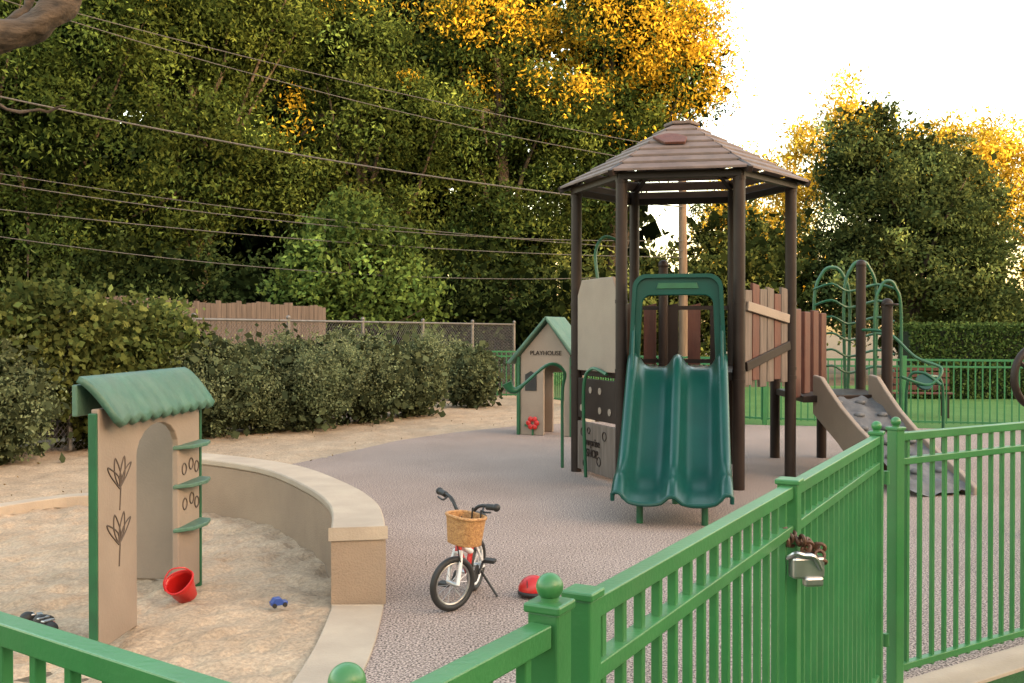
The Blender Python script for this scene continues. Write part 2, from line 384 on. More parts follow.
mb=MB(); mb.tube(smoothpath([(.83,3.0,.99),(.845,2.97,1.01),(.87,2.97,1.005),(.9,2.97,1.0),(.925,2.985,.96)],5),.008,n=8); mb.obj('hasp','steel',la,smooth=True)
mb=MB()
for i in range(14):
    t=i/13; x=.81+.12*t; z=1.06-.05*t+.012*math.sin(i*2.1); R=Matrix.Rotation(.6+(i%2)*1.4,3,'X')@Matrix.Rotation(i*.7,3,'Y')
    mb.torus((x,3.02-.02*math.sin(i),z),.014,.006,R,n=14,m=6)
for i in range(3):
    mb.torus((.925+.006*math.sin(i*2),3.0,1.0-.022*i),.014,.0055,Matrix.Rotation(1.2+(i%2)*1.3,3,'X'),n=14,m=6)
mb.obj('chain','rust',la,smooth=True)

# ------------------------------------------------------------ far green fence
ff=empty('green_picket_fence')
pl=[(-.9,25.2),(.5,25),(2.4,20.2),(4.6,18.2),(9.2,17.0),(14.5,16.0),(20,14.6)]
for a,b in zip(pl[:-1],pl[1:]):
    picket_run(ff,a,b,sp=.115,pk=.022,mname='fgreen_far',bev=0)
    L=math.dist(a,b); k=max(1,round(L/2.4))
    for i in range(k):
        p=(a[0]+(b[0]-a[0])*i/k,a[1]+(b[1]-a[1])*i/k); post(ff,p,1.24,w=.07,ball=False,mname='fgreen_far',bev=0)

# ------------------------------------------------------------ chain-link fence
cf=empty('chain_link_fence'); d=Vector((.43,.903,0)).normalized(); c0=Vector((-9.4,7.5,0)); Lc=22.0; hc=1.88
mb=MB(); 
for i in range(0,10):
    p=c0+d*(i*Lc/9); mb.tube([p,p+Vector((0,0,hc+.05))],.035,n=8); mb.sphere(p+Vector((0,0,hc+.06)),.045,n=8,m=6)
mb.tube([c0+Vector((0,0,hc)),c0+d*Lc+Vector((0,0,hc))],.022,n=8)
mb.obj('posts_and_rail','galv',cf,smooth=True)
mb=MB(); sp=.085
for sgn in (1,-1):
    s=-hc
    while s<Lc:
        t0=max(0,s); t1=min(Lc,s+hc)
        if t1>t0:
            if sgn==1: za,zb=t0-s,t1-s
            else: za,zb=hc-(t0-s),hc-(t1-s)
            mb.tube([c0+d*t0+Vector((0,0,za+.02)),c0+d*t1+Vector((0,0,zb+.02))],.0032,n=3,cap=False)
        s+=sp
mb.obj('wire_mesh','galv',cf)
bf=empty('wooden_board_fence'); mb=MB(); nn=Vector((-d.y,d.x,0)); s=0
while s<15.4:
    p=c0+d*s+nn*1.5; h=2.24+random.uniform(-.03,.05); mb.beam(p,p+Vector((0,0,h)),.018,.135,up=d); s+=.145
mb.obj('boards','fencewood',bf)

# ------------------------------------------------------------ hedges and ivy
olive=(.115,.142,.07); olt=(.19,.215,.115)
for c,r,h in [((-4.95,16.0),1.0,1.68),((-4.2,17.0),.8,1.5),((-3.55,17.4),.92,1.75),((-2.7,18.7),.88,1.68),((-1.95,20.1),.72,1.6),((-.95,22.6),.58,1.42),((-6.7,12.8),.92,1.65),((-7.6,11.6),.8,1.7)]:
    bush('hedge_bush',c,r,h,26000,.052,olive,olt)
bush('hedge_bush',(-6.0,14.6),.5,1.5,6000,.07,(.11,.13,.035),(.2,.2,.06))
iv=[]
for i in range(17):
    s=2.6+i*.42; p=c0+d*s; top=2.55+.2*math.sin(i*1.3)-.04*i
    iv.append((p.x-.1,p.y+.05,top-.4,.5,.42,.5)); iv.append((p.x,p.y-.05,1.3,.4,.35,.8))
C,Cc=cloud(iv,1350,28,.28,(.048,.07,.022),(.13,.145,.042),None,.3,1,.3,nscale=1.5)
leaves('ivy_vine',C,.10,Cc,None,.8,.3)

# ------------------------------------------------------------ trees
def sun_gold(z0,xr=None,s=1.0):  # sunlit treetops painted as leaf colour, likelier with height, in noise patches
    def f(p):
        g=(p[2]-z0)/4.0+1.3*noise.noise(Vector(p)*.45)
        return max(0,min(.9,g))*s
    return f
dk=(.022,.040,.012); md=(.032,.052,.014); AT=(.072,.092,.020)
tree('acacia_tree',(-17,33),11,.35,[(-18,33,11,4,3.5,3.5),(-15.5,32,8,3,3,3),(-19,31,6,4,3,3),(-14,33,12.5,3,3,2.5),(-16,31.5,4.2,3,2.5,2)],800,60,.75,.18,dk,(.05,.075,.018),sun_gold(14,s=.08),surf=.6)
tree('acacia_tree',(-11,35),12,.35,[(-11.5,35,11.5,2.8,3,3.3),(-10,34,7.5,2.3,3,2.4),(-12.5,34,5,2.4,2.5,2.4),(-8.8,35,13,2.1,2.4,2.5)],760,60,.75,.18,md,AT,sun_gold(13,s=.2),surf=.6)
tree('acacia_tree',(-5.5,37),13,.4,[(-6,37,12,2.5,3,3.0),(-4,36.5,9.3,2.2,3,2.2),(-7.5,36,7.2,2.2,2.6,2.0),(-5,36,5.0,2.8,2.6,2.0)],760,60,.72,.18,md,AT,sun_gold(11,s=.45),surf=.6)
tree('acacia_tree',(-.3,38),13,.4,[(-1.2,38,13,2.0,3,2.8),(1.4,38,9.7,2.0,2.6,2.2),(-2,37.5,8.8,1.9,2.4,2.1),(-.2,37,5.2,2.5,2.4,2.0)],760,60,.7,.18,dk,AT,sun_gold(9.8,s=.75),surf=.6)
tree('acacia_tree',(4,39),14,.4,[(4.6,39,13.4,3.5,3,3),(6.6,39,11.8,2.0,2.2,2.2),(3.5,39,9.6,2.6,2.8,2.1),(2.5,38,6.7,1.9,2.2,2.1),(5.6,39,8.9,1.4,1.8,1.1)],920,60,.68,.18,dk,AT,sun_gold(9.2,s=.9),surf=.6)
tree('mulberry_tree',(-4.1,27),3.6,.14,[(-4.1,27,3.4,1.7,1.5,1.6),(-3.0,27,2.6,1.2,1.2,1.2),(-5.3,27,2.9,1.2,1.2,1.2),(-4.4,27,4.6,.9,.8,.8),(-3.4,27,4.1,.8,.8,.7),(-5.3,27,4.0,.7,.8,.6)],480,36,.4,.15,(.068,.112,.028),(.115,.165,.042),None,.5,.2,.6,.25,namp=.9)
tree('oak_tree',(14.2,36),7,.35,[(14.3,36,5.0,3.4,3,3.5),(12.8,36,7.4,1.7,2,2.1),(15.6,36,6.4,2.0,2,2.2),(12.2,35.5,3.6,1.6,2,2.2),(16.3,35.5,3.4,1.7,2,2.2),(12.8,36,8.8,1.1,.9,1.1),(14.8,36,7.9,1.2,1,1.0)],1250,55,.48,.16,(.046,.068,.026),(.095,.118,.038),sun_gold(8.6,s=.45),.6,0,.5,namp=.8)
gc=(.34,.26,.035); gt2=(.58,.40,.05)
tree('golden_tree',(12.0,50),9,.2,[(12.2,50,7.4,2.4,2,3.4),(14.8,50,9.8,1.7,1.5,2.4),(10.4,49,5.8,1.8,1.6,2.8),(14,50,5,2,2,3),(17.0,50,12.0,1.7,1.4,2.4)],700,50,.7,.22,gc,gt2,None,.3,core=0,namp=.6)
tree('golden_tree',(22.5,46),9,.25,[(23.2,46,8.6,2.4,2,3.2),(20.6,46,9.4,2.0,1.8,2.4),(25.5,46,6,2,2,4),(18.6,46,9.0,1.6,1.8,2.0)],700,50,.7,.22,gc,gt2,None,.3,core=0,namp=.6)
def mass(name,lobes,nc,per,rc,leaf,b,t,g=None,surf=.5,var=.3,inner=30,ifac=2.0):
    e=empty(name)
    C,Cc=cloud(lobes,nc,per,rc,b,t,g,surf,.9,var); C[:,2]=np.abs(C[:,2]); leaves('leaves',C,leaf,Cc,e,.5,.1)
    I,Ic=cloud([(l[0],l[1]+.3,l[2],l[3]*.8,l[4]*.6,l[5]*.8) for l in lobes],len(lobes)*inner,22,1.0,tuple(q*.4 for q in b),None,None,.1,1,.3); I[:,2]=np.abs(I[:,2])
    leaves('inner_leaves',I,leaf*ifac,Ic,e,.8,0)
ul=[(x,30+random.uniform(-1,1),1.6+random.uniform(0,.8),1.7,1.3,2.2+random.uniform(-.3,.6)) for x in np.arange(-19,0.5,1.9)]
mass('understory_shrubs',ul,640,45,.45,.16,(.022,.036,.012),(.045,.062,.02),inner=36)
bl=[(x,45+random.uniform(-1.5,1.5),z+random.uniform(-.6,.6),3.0,1.5,2.6) for x in np.arange(-28,1.5,3.4) for z in (2,5.5,9,12.5,16)]+[(4.6,45,z,2.4,1.5,2.4) for z in(2,5,12,15)]
mass('background_trees',bl,1200,30,1.2,.42,(.012,.020,.008),(.025,.032,.011),inner=26,ifac=2.5)
rl=[(1.5,33,2.0,1.5,1.5,2.3),(3.3,34,2.2,1.6,1.3,2.4),(5.6,35,2.4,1.7,1.3,2.2),(7.8,35,2.6,1.7,1.3,2.5),(9.8,36,3.2,1.5,1.3,3.0),(8.7,40,4,2,1.5,3)]
mass('understory_shrubs',rl,600,45,.45,.17,(.055,.075,.022),(.13,.14,.035),inner=36)
rl=[(x,40+random.uniform(-1,1),2.,2,1.3,1.9) for x in np.arange(17,32,2.5)]
mass('understory_shrubs',rl,260,40,.5,.2,(.035,.055,.02),(.07,.09,.03))
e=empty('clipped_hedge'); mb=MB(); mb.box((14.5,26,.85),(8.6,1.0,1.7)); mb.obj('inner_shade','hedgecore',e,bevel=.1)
k=26000; C=np.stack([rng.uniform(10.1,18.9,k),rng.uniform(25.4,26.6,k),rng.uniform(0,1.85,k)],1)
q=rng.random(k); C[q<.6,1]=25.42+rng.normal(0,.05,(q<.6).sum()); C[q>=.6,2]=1.8+rng.normal(0,.05,(q>=.6).sum())
leaves('leaves',C,.09,np.array((.055,.085,.025))*np.exp(rng.normal(0,.4,(k,1))),e,.6,0)
lt=empty('overhanging_oak_limb'); mb=MB()
pp=smoothpath([(-9.4,12,4.9),(-8,12.3,5.15),(-6.8,12.5,5.3),(-6.2,12.6,5.45),(-5.75,12.7,5.75),(-5.5,12.8,6.3),(-5.4,12.8,6.9)],8)
def lump(mb0,pp,r0,r1,n):
    k=len(pp); m2=MB(); m2.tube(pp,[r0+(r1-r0)*i/(k-1) for i in range(k)],n=n)
    m2.v=[tuple(Vector(v)+Vector((noise.noise(Vector(v)*3),noise.noise(Vector(v)*3+Vector((7,0,0))),noise.noise(Vector(v)*4+Vector((0,9,0)))))*.08+Vector((0,0,noise.noise(Vector(v)*12)))*.03) for v in m2.v]
    mb0.add(m2.v,m2.f)
lump(mb,pp,.26,.13,24)
lump(mb,smoothpath([(-6.5,12.65,5.35),(-6.2,12.7,5.75),(-6.1,12.9,6.3),(-5.9,13,6.8)],6),.08,.05,10)
lump(mb,smoothpath([(-7.9,12.5,4.9),(-6.8,12.6,4.62),(-6.1,12.7,4.45),(-5.6,12.7,4.5)],5),.04,.01,8)
mb.tube([(-9.4,12,-.1),(-9.6,12,3.0),(-9.3,12,5.0)],[.5,.4,.3],n=14)
mb.obj('limb','limb',lt,smooth=True)

# unseen ridge added to block the low sun; crest shaped to light treetops
sd=Vector((.8,-.6,0)); td=Vector((.6,.8,0)); mb=MB(); vs=[];fs=[];ts=np.arange(-150,151,1.5)
for i,t in enumerate(ts):
    Hh=18.4+ (4.5*max(0,min(1,(30-t)/14)))-9.5*max(0,min(1,(t-33.5)/6))+noise.noise(Vector((t*.21,0,0)))*1.6+noise.noise(Vector((t*.9,3,0)))*1.5
    for s,z in((44,-.1),(49,Hh*.72),(52,Hh),(62,Hh*.9),(90,-.1)):
        p=sd*s+td*t; vs.append((p.x,p.y,z))
for i in range(len(ts)-1):
    for k in range(4): fs.append((i*5+k,i*5+k+1,(i+1)*5+k+1,(i+1)*5+k))
mb.add(vs,fs); mb.obj('sun_blocker','sun_blocker')

# ------------------------------------------------------------ power lines and pole
e=empty('utility_pole'); mb=MB(); mb.tube([(5.15,30,-.1),(5.1,30,7.2)],[.15,.11],n=12); mb.obj('pole','polewood',e,smooth=True)
wl=empty('power_lines'); mb=MB()
def wire(a,b,sag,r=.011):
    a=Vector(a);b=Vector(b); mb.tube([a.lerp(b,t)-Vector((0,0,sag*4*t*(1-t))) for t in np.linspace(0,1,30)],r,n=5)
wire((-14,22,7.45),(5.1,29.86,5.4),.35,.02)
wire((-14,22,9.9),(5.1,29.86,6.6),.5); wire((-14,22,9.9),(5.1,29.86,7.1),.3)
wire((-14,22,5.4),(5.1,29.86,4.4),.5); wire((-14,22,4.7),(5.1,29.86,3.9),.3); wire((-14,22,4.2),(5.1,29.86,3.4),.6,.010)
wire((-14,22,5.6),(5.1,29.86,4.1),.3,.009)
mb.obj('wires','wire',wl)

# ------------------------------------------------------------ PLAY TOWER
tw=empty('play_tower',(0,0,0))
cen=Vector((1.99,11.75,0)); ax=Vector((.983,-.185,0)).normalized(); ay=Vector((.185,.983,0)).normalized()
def HP(k,r):
    a=math.radians(60*k); return cen+ax*(r*math.cos(a))+ay*(r*math.sin(a))
R=1.24
mb=MB()
for k in range(6):
    p=HP(k,R); mb.tube([p+Vector((0,0,-.05)),p+Vector((0,0,3.46))],.064,n=20)
pp=HP(1.5,1.0); mb.tube([(pp.x-.25,pp.y,-.05),(pp.x-.25,pp.y,2.5)],.06,n=16); mb.sphere((pp.x-.25,pp.y,2.52),.068)
mb.obj('posts','dbrown',tw,smooth=True)
mb=MB()
for k in(3,4,5,0):
    p=HP(k,R)
    for z in(1.15,1.25,2.0,3.3): mb.tube([p+Vector((0,0,z-.02)),p+Vector((0,0,z+.02))],.07,n=20)
mb.obj('post_clamps','dbrown',tw,smooth=True)
zt=4.05; ze=3.36; Re=1.45; NR=7
rb=MB(); un=MB()
for k in range(6):
    a0=HP(k,1)-cen; a1=HP(k+1,1)-cen
    for j in range(NR):
        r0=Re+(.16-Re)*j/NR; r1=Re+(.16-Re)*(j+.84)/NR
        z0=ze+(zt-ze)*j/NR; z1=ze+(zt-ze)*(j+.84)/NR
        g=.012
        q=[cen+a0*r0,cen+a1*r0,cen+a1*r1,cen+a0*r1]
        zs=[z0,z0,z1,z1]
        lift=.014
        top=[q[i].lerp(q[{0:1,1:0,2:3,3:2}[i]],g)+Vector((0,0,zs[i]+.035+ (lift if i<2 else 0))) for i in range(4)]
        bot=[p-Vector((0,0,.028)) for p in top]
        rb.add(top+bot,[(0,1,2,3),(7,6,5,4),(0,4,5,1),(1,5,6,2),(2,6,7,3),(3,7,4,0)])
    un.beam(cen+a0*Re+Vector((0,0,ze-.0)),cen+a0*.12+Vector((0,0,zt-.02)),.06,.07)
    p=cen+a0*(Re-.16)+Vector((0,0,ze-.01)); p2=cen+a1*(Re-.16)+Vector((0,0,ze-.01)); un.beam(p,p2,.05,.08)
rb.obj('roof_slats','roofbrown',tw,bevel=.004,seg=1)
un.obj('roof_frame','dbrown',tw,bevel=.005,seg=1)
mb=MB(); mb.prism([(math.cos(math.radians(60*i))*.21,math.sin(math.radians(60*i))*.21) for i in range(6)],cen+Vector((0,0,zt+.045)),ax,ay,Vector((0,0,1)),.04)
mb.obj('roof_cap','roofbrown',tw,bevel=.01)
fn=(HP(4.5,1)-cen).normalized(); sl=(Vector((0,0,zt-ze))-fn*((Re-.16)*.866)).normalized(); nn2=ax.cross(sl).normalized()
if nn2.z<0: nn2=-nn2
rr_=.62; zz_=ze+(zt-ze)*(Re*.866-rr_)/((Re-.16)*.866)+.06
mb=MB(); pc=cen+fn*rr_+Vector((0,0,zz_)); mb.prism([(-.26,.06),(-.12,-.13),(.1,-.13),(.12,.02),(.02,.12),(-.1,.15)],pc+nn2*.01-ax*.05,ax,sl,nn2,.03); mb.obj('roof_badge','redwood',tw,bevel=.005)
mb=MB(); mb.prism([(math.cos(math.radians(60*i))*1.2,math.sin(math.radians(60*i))*1.2) for i in range(6)],cen+Vector((0,0,1.2)),ax,ay,Vector((0,0,1)),.09); mb.obj('deck','dbrown',tw,bevel=.01)
def frame(k0,k1):
    a=HP(k0,R);b=HP(k1,R);ex=(b-a).normalized();return a,b,ex,Vector((ex.y,-ex.x,0))
Z=Vector((0,0,1))
a,b,ex,ez=frame(3,4); L=(b-a).length
mb=MB(); mb.prism([(.08,1.22),(L-.08,1.22),(L-.08,2.1),(L-.2,2.28),(.2,2.28),(.08,2.1)],a,ex,Z,ez,.04); mb.obj('upper_panel','tan',tw,bevel=.008)
mb=MB(); mb.prism([(.08,.05),(L-.08,.05),(L-.08,.62),(.08,.62)],a,ex,Z,ez,.04); mb.obj('shop_panel','greywood',tw,bevel=.008)
mb=MB(); mb.prism([(.08,.66),(L-.08,.66),(L-.08,1.13),(.08,1.13)],a,ex,Z,ez,.03); mb.obj('game_panel','dbrown',tw,bevel=.008)
mb=MB()
for i in range(4):
    for j in range(2): 
        if (i+j)%3!=1: mb.tube([a+ex*(.2+i*.26)+Z*(.78+j*.22)+ez*.018,a+ex*(.2+i*.26)+Z*(.78+j*.22)+ez*.024],.04,n=14)
mb.obj('game_dots','tan',tw)
tx=bpy.data.curves.new('shop_text','FONT'); tx.body='surprise\nSHOP'; tx.size=.13; tx.extrude=.004; tx.align_x='CENTER'
to=bpy.data.objects.new('shop_lettering',tx); COL.objects.link(to); to.parent=tw; tx.materials.append(M['dbrown'])
to.matrix_world=Matrix.Translation(a+ex*(L*.42)+Z*.36+ez*.028)@Matrix((ex,Z,ez)).transposed().to_4x4()
mb=MB()
for (x,z,r) in((.25,.5,.05),(.42,.53,.035),(.7,.2,.05),(.3,.14,.04),(.85,.5,.05)):
    mb.torus(a+ex*x+Z*z+ez*.024,r,.006,Matrix((ex,Z,ez)).transposed(),n=16,m=5)
mb.obj('panel_drawings','dbrown',tw)
a,b,ex,ez=frame(5,6); L=(b-a).length
cols=['greywood','redwood','greywood','greywood','redwood','greywood']; 
for i in range(6):
    w=(L-.2)/6; x=.1+w*(i+.5); mb=MB(); tp=[2.12,2.2,2.14,2.17,2.1,2.18][i]; bt=1.1+[.0,.05,-.03,.02,.04,0][i]
    mb.prism([(x-w*.45,bt),(x+w*.45,bt),(x+w*.45,tp-.02*(i%2)),(x-w*.45,tp)],a,ex,Z,ez,.035); mb.obj('plank_%d'%i,cols[i],tw,bevel=.005,seg=1)
mb=MB(); mb.beam(a+ex*.12+Z*1.95+ez*.035,a+ex*(L-.12)+Z*1.82+ez*.035,.03,.10); mb.obj('cross_boards','tan',tw,bevel=.005,seg=1)
mb=MB(); mb.beam(a+ex*.1+Z*1.3+ez*.035,a+ex*(L-.1)+Z*1.52+ez*.035,.03,.10);mb.obj('cross_board_low','dbrown',tw,bevel=.005,seg=1)
for (k0,k1) in((2,3),(1,2),(0,1)):
    a,b,ex,ez=frame(k0,k1)
    for i in range(4):
        x=.2+i*.28; mb=MB(); mb.prism([(x-.08,1.25),(x+.08,1.25),(x+.08,2.0),(x-.08,2.04)],a,ex,Z,ez,.035); mb.obj('slat','redwood' if i%2 else 'dbrown',tw,bevel=.004,seg=1)
    if k0!=2:
        mb=MB(); mb.beam(a+Z*1.3,b+Z*1.3,.04,.05); mb.beam(a+Z*1.98,b+Z*1.98,.04,.05); mb.obj('rail','dbrown',tw)
sdv=-ay; fm=(HP(4,R)+HP(5,R))/2+ax*-.02
path=smoothpath([(-.12,1.28,0),(.05,1.28,0),(.22,1.22,0),(.55,.97,0),(1.0,.62,0),(1.42,.36,0),(1.75,.255,0),(2.05,.235,0),(2.28,.20,0)],6)
W=.49
def prof():
    pts=[]
    pts+=[(-W-.015,.02),(-W-.015,.14),(-W+.01,.175),(-W+.045,.17),(-W+.07,.13)]
    for t in np.linspace(0,1,9):
        x=-W+.075+(W-.115)*t; pts.append((x,.11*abs(2*t-1)**4))
    pts+=[(-.03,.125),(0,.14),(.03,.125)]
    for t in np.linspace(0,1,9):
        x=.04+(W-.115)*t; pts.append((x,.11*abs(2*t-1)**4))
    pts+=[(W-.07,.13),(W-.045,.17),(W-.01,.175),(W+.015,.14),(W+.015,.02)]
    return pts
pr=prof(); mb=MB(); vs=[]; k=len(path)
for i,p in enumerate(path):
    t=path[min(i+1,k-1)]-path[max(i-1,0)]; t.normalize(); nz=Vector((-t.y,t.x,0)); 
    if nz.y<0: nz=-nz
    s_=max(0,(p.x-1.95))/.33
    for x,z in pr:
        zz=z*(1-.45*s_) if z>.02 else z
        q=p+nz*zz; vs.append(fm+ax*x+sdv*(q.x-.06*s_*abs(x/W)**3)+Z*q.y)
m_=len(pr)
fs=[(i*m_+j,i*m_+j+1,(i+1)*m_+j+1,(i+1)*m_+j) for i in range(k-1) for j in range(m_-1)]
mb.add(vs,fs); so=mb.obj('slide_bed','teal',tw,smooth=True); md_=so.modifiers.new('s','SOLIDIFY'); md_.thickness=.026; md_.offset=0
so.data.set_sharp_from_angle(angle=math.radians(80))
endp=[Vector(v) for v in vs[-m_:]]
mb=MB(); mb.tube(endp,.019,n=8); mb.obj('slide_lip','teal',tw,smooth=True)
mb=MB()
for x in(-.28,.28):
    mb.tube([fm+ax*x+sdv*2.05-Z*.05,fm+ax*x+sdv*2.05+Z*.22],.03,n=12)
mb.tube([fm+sdv*1.0-Z*.05,fm+sdv*1.0+Z*.6],.03,n=12)
mb.obj('slide_feet','dgreen',tw,smooth=True)
def rr(w0,w1,z0,z1,rad,n=8):
    pts=[(-w0,z0),(-w1,z1-rad)]
    for i in range(1,n): a=math.pi-math.pi/2*i/n; pts.append((-w1+rad+rad*math.cos(a),z1-rad+rad*math.sin(a)))
    pts.append((0,z1))
    for i in range(1,n): a=math.pi/2-math.pi/2*i/n; pts.append((w1-rad+rad*math.cos(a),z1-rad+rad*math.sin(a)))
    pts+= [(w1,z1-rad),(w0,z0)]
    return pts
o_=rr(.50,.455,1.25,2.27,.14); i_=rr(.40,.37,1.27,2.06,.10)
mb=MB(); mb.ring(o_,i_,fm+sdv*.10,ax,Z,sdv,.07); mb.obj('slide_hood','teal',tw,smooth=True,bevel=.02,seg=3)
o2=rr(.515,.47,1.25,2.285,.15); i2=rr(.475,.43,1.25,2.245,.13)
mb=MB(); mb.ring(o2,i2,fm+sdv*.13,ax,Z,sdv,.09); mb.obj('slide_hood_rim','teal',tw,smooth=True,bevel=.015,seg=2)
mb=MB(); mb.prism([(-.22,2.13),(.22,2.13),(.2,2.19),(-.2,2.19)],fm+sdv*.14,ax,Z,sdv,.012); mb.obj('hood_label','dgreen',tw,bevel=.003)
mb=MB()
for sx in(-.46,.46):
    mb.prism([(.0,1.1),(.0,1.8),(.12,1.75),(.3,1.42),(.6,1.1),(.6,1.0),(.2,1.15)],fm+ax*sx+sdv*.02,sdv,Z,ax,.035)
mb.obj('slide_side_guards','teal',tw,bevel=.012)
mb=MB()
mb.tube(smoothpath([(.62,12.3,0),(.62,12.3,.9),(.64,12.2,1.18),(.45,12.1,1.28),(.15,12.0,1.05),(.05,12.0,.98)],6),.02,n=8)
mb.tube(smoothpath([(.85,11.5,0),(.82,11.45,1.0),(.9,11.35,1.25),(1.05,11.1,1.2)],6),.02,n=8)
mb.tube(smoothpath([(1.05,11.9,2.1),(1.0,12,2.6),(1.12,12.1,2.82),(1.35,12.2,2.75)],6),.02,n=8)
mb.obj('green_tubes','dgreen',tw,smooth=True)
mb=MB(); mb.tube(smoothpath([(.14,12.0,1.04),(.05,12.0,.97),(-.02,12,.99),(-.06,12,1.06)],4),[.02+.004*i for i in range(13)],n=12); mb.obj('talk_tube_horn','dgreen',tw,smooth=True)
mb=MB(); LD=[Vector(q) for q in((3.42,11.75,0),(4.52,12.05,0),(4.62,13.25,0),(3.5,13.3,0))]
mb.add([q+Z*.84 for q in LD]+[q+Z*.92 for q in LD],[(3,2,1,0),(4,5,6,7),(0,1,5,4),(1,2,6,5),(2,3,7,6),(3,0,4,7)]); mb.obj('lower_deck','dbrown',tw,bevel=.01)
mb=MB()
for q,h in((LD[1],2.0),(LD[2],2.55),(LD[3],1.2),((Vector((4.12,13.3,0))),.9)):
    mb.tube([q-Z*.05,q+Z*h],.064,n=18); mb.sphere(q+Z*(h+.01),.068)
mb.obj('lower_posts','dbrown',tw,smooth=True)
for i in range(4):
    q0=HP(0,R).lerp(LD[3]+Vector((.75,.2,0)),(i+.6)/4.2); mb=MB(); mb.box((q0.x,q0.y,1.42),(.05,.24,1.0 if i%2 else 1.05),-.55); mb.obj('side_plank','redwood',tw,bevel=.008,seg=1)
mb=MB(); mb.torus((4.55,12.0,2.0),.072,.012,Matrix.Identity(3)); mb.obj('post_collar','dbrown',tw,smooth=True)
t0=Vector((3.98,11.95,.90)); t1=Vector((4.40,10.15,.02)); rd=(t1-t0); rx=Vector((rd.y,-rd.x,0)).normalized(); rx=-rx if rx.x<0 else rx
vs=[];NX=14;NY=36
for j in range(NY+1):
    for i in range(NX+1):
        q=t0+rd*(j/NY)+rx*((i/NX-.5)*.68); q.z+=.05*noise.noise(q*6)+.035*max(0,math.sin(j*.9)*math.cos(i*1.1)); vs.append(q)
mb=MB(); mb.add(vs,[(j*(NX+1)+i,j*(NX+1)+i+1,(j+1)*(NX+1)+i+1,(j+1)*(NX+1)+i) for j in range(NY) for i in range(NX)]); mb.obj('rock_ramp','greyrock',tw,smooth=True)
mb=MB(); fx=Vector((rd.x,rd.y,0)).normalized(); Lr=Vector((rd.x,rd.y,0)).length
for s in(-.37,.37):
    prf=[(-.05,.70),(-.05,1.16),(.12,1.14),(.3,1.0),(.55,.82),(.9,.62),(1.15,.5),(1.3,.36),(1.3,.1),(1.1,.08),(.8,.2),(.5,.40)] if s<0 else [(-.05,.74),(-.05,1.16),(.12,1.14),(.3,.98),(.55,.78),(.9,.56),(1.25,.38),(1.6,.22),(Lr,.08),(Lr,-.04),(1.5,-.04),(1.1,.14),(.5,.46)]
    mb.prism(prf,Vector((t0.x,t0.y,0))+rx*s,fx,Z,rx,.06)
mb.obj('ramp_sides','tan',tw,bevel=.015)
mb=MB()
for j in range(6):
    for i in(-1,1):
        q=t0+rd*((j+.7)/7)+rx*(i*.15+(.06 if j%2 else -.06)); mb.sphere(q+Z*.03,.065,n=12,m=8,sc=(1,.8,.5))
mb.obj('climbing_holds','greyrock',tw,smooth=True)
mb=MB()
for (x,y,w,h,zb) in((4.35,13.6,.22,2.55,.9),(4.7,13.5,.2,2.62,.9),(5.0,13.3,.16,2.35,.3)):
    mb.tube(smoothpath([(x-w,y,zb),(x-w*1.1,y,h-.45),(x-w*.6,y,h-.08),(x,y,h),(x+w*.6,y,h-.08),(x+w*1.1,y,h-.45),(x+w,y,zb)],6),.022,n=8)
for i in range(6):
    z=1.15+.22*i; mb.tube(smoothpath([(4.1,13.6,z),(4.3,13.45,z+.07),(4.55,13.5,z-.03),(4.9,13.45,z+.06),(5.1,13.35,z)],4),.017,n=6)
mb.tube(smoothpath([(4.62,13.2,1.7),(4.9,13.0,1.65),(5.2,12.9,1.35),(5.5,12.8,1.2),(5.3,12.7,1.0),(4.95,12.7,1.1)],6),.02,n=8)
mb.tube(smoothpath([(5.1,12.9,0),(5.1,12.9,1.0),(5.25,12.8,1.15),(5.45,12.7,1.0)],6),.02,n=8)
mb.tube(smoothpath([(5.6,13,0),(5.6,13,.95),(5.4,12.9,1.1),(5.2,12.9,1.05)],6),.02,n=8)
mb.obj('loop_climber','dgreen',tw,smooth=True)
mb=MB(); mb.tube([(5.25,12.75,1.02),(5.25,12.72,1.04)],.11,n=18); mb.obj('seat_disc','teal',tw)

# ------------------------------------------------------------ far playhouse
ph=empty('playhouse',(.66,16.4,0),rz=-.42)
def pris(poly,y,th,name,m,bev=.01): 
    mb=MB(); mb.prism(poly,(0,y,0),(1,0,0),(0,0,1),(0,-1,0),th); mb.obj(name,m,ph,bevel=bev)
pris([(-.42,0),(-.02,0),(-.02,1.02),(.0,1.1),(.08,1.16),(.2,1.18),(.3,1.13),(.33,1.0),(.33,0),(.44,0),(.44,1.3),(0.05,1.82),(-.42,1.3)],-.3,.05,'front_wall','tan')
pris([(-.42,0),(-.1,0),(-.1,1.0),(.2,1.0),(.2,0),(.44,0),(.44,1.3),(.05,1.82),(-.42,1.3)],.3,.05,'back_wall','tan')
mb=MB(); mb.box((-.43,0,.35),(.05,.62,.7)); mb.box((-.43,.24,.98),(.05,.12,.6)); mb.box((-.43,-.24,.98),(.05,.12,.6)); mb.obj('side_wall','tan',ph,bevel=.01)
mb=MB(); mb.prism([(-.58,1.14),(.05,1.86),(.05,1.93),(-.64,1.17)],(0,0,0),(1,0,0),(0,0,1),(0,-1,0),.86); mb.prism([(.05,1.86),(.56,1.2),(.6,1.25),(.05,1.93)],(0,0,0),(1,0,0),(0,0,1),(0,-1,0),.862); mb.obj('roof','tealroof',ph,bevel=.02)
mb=MB(); 
for x,y in((-.46,-.33),(-.46,.33),(.46,-.33)): mb.box((x,y,.62),(.05,.05,1.3))
mb.obj('corner_posts','dgreen',ph,bevel=.006)
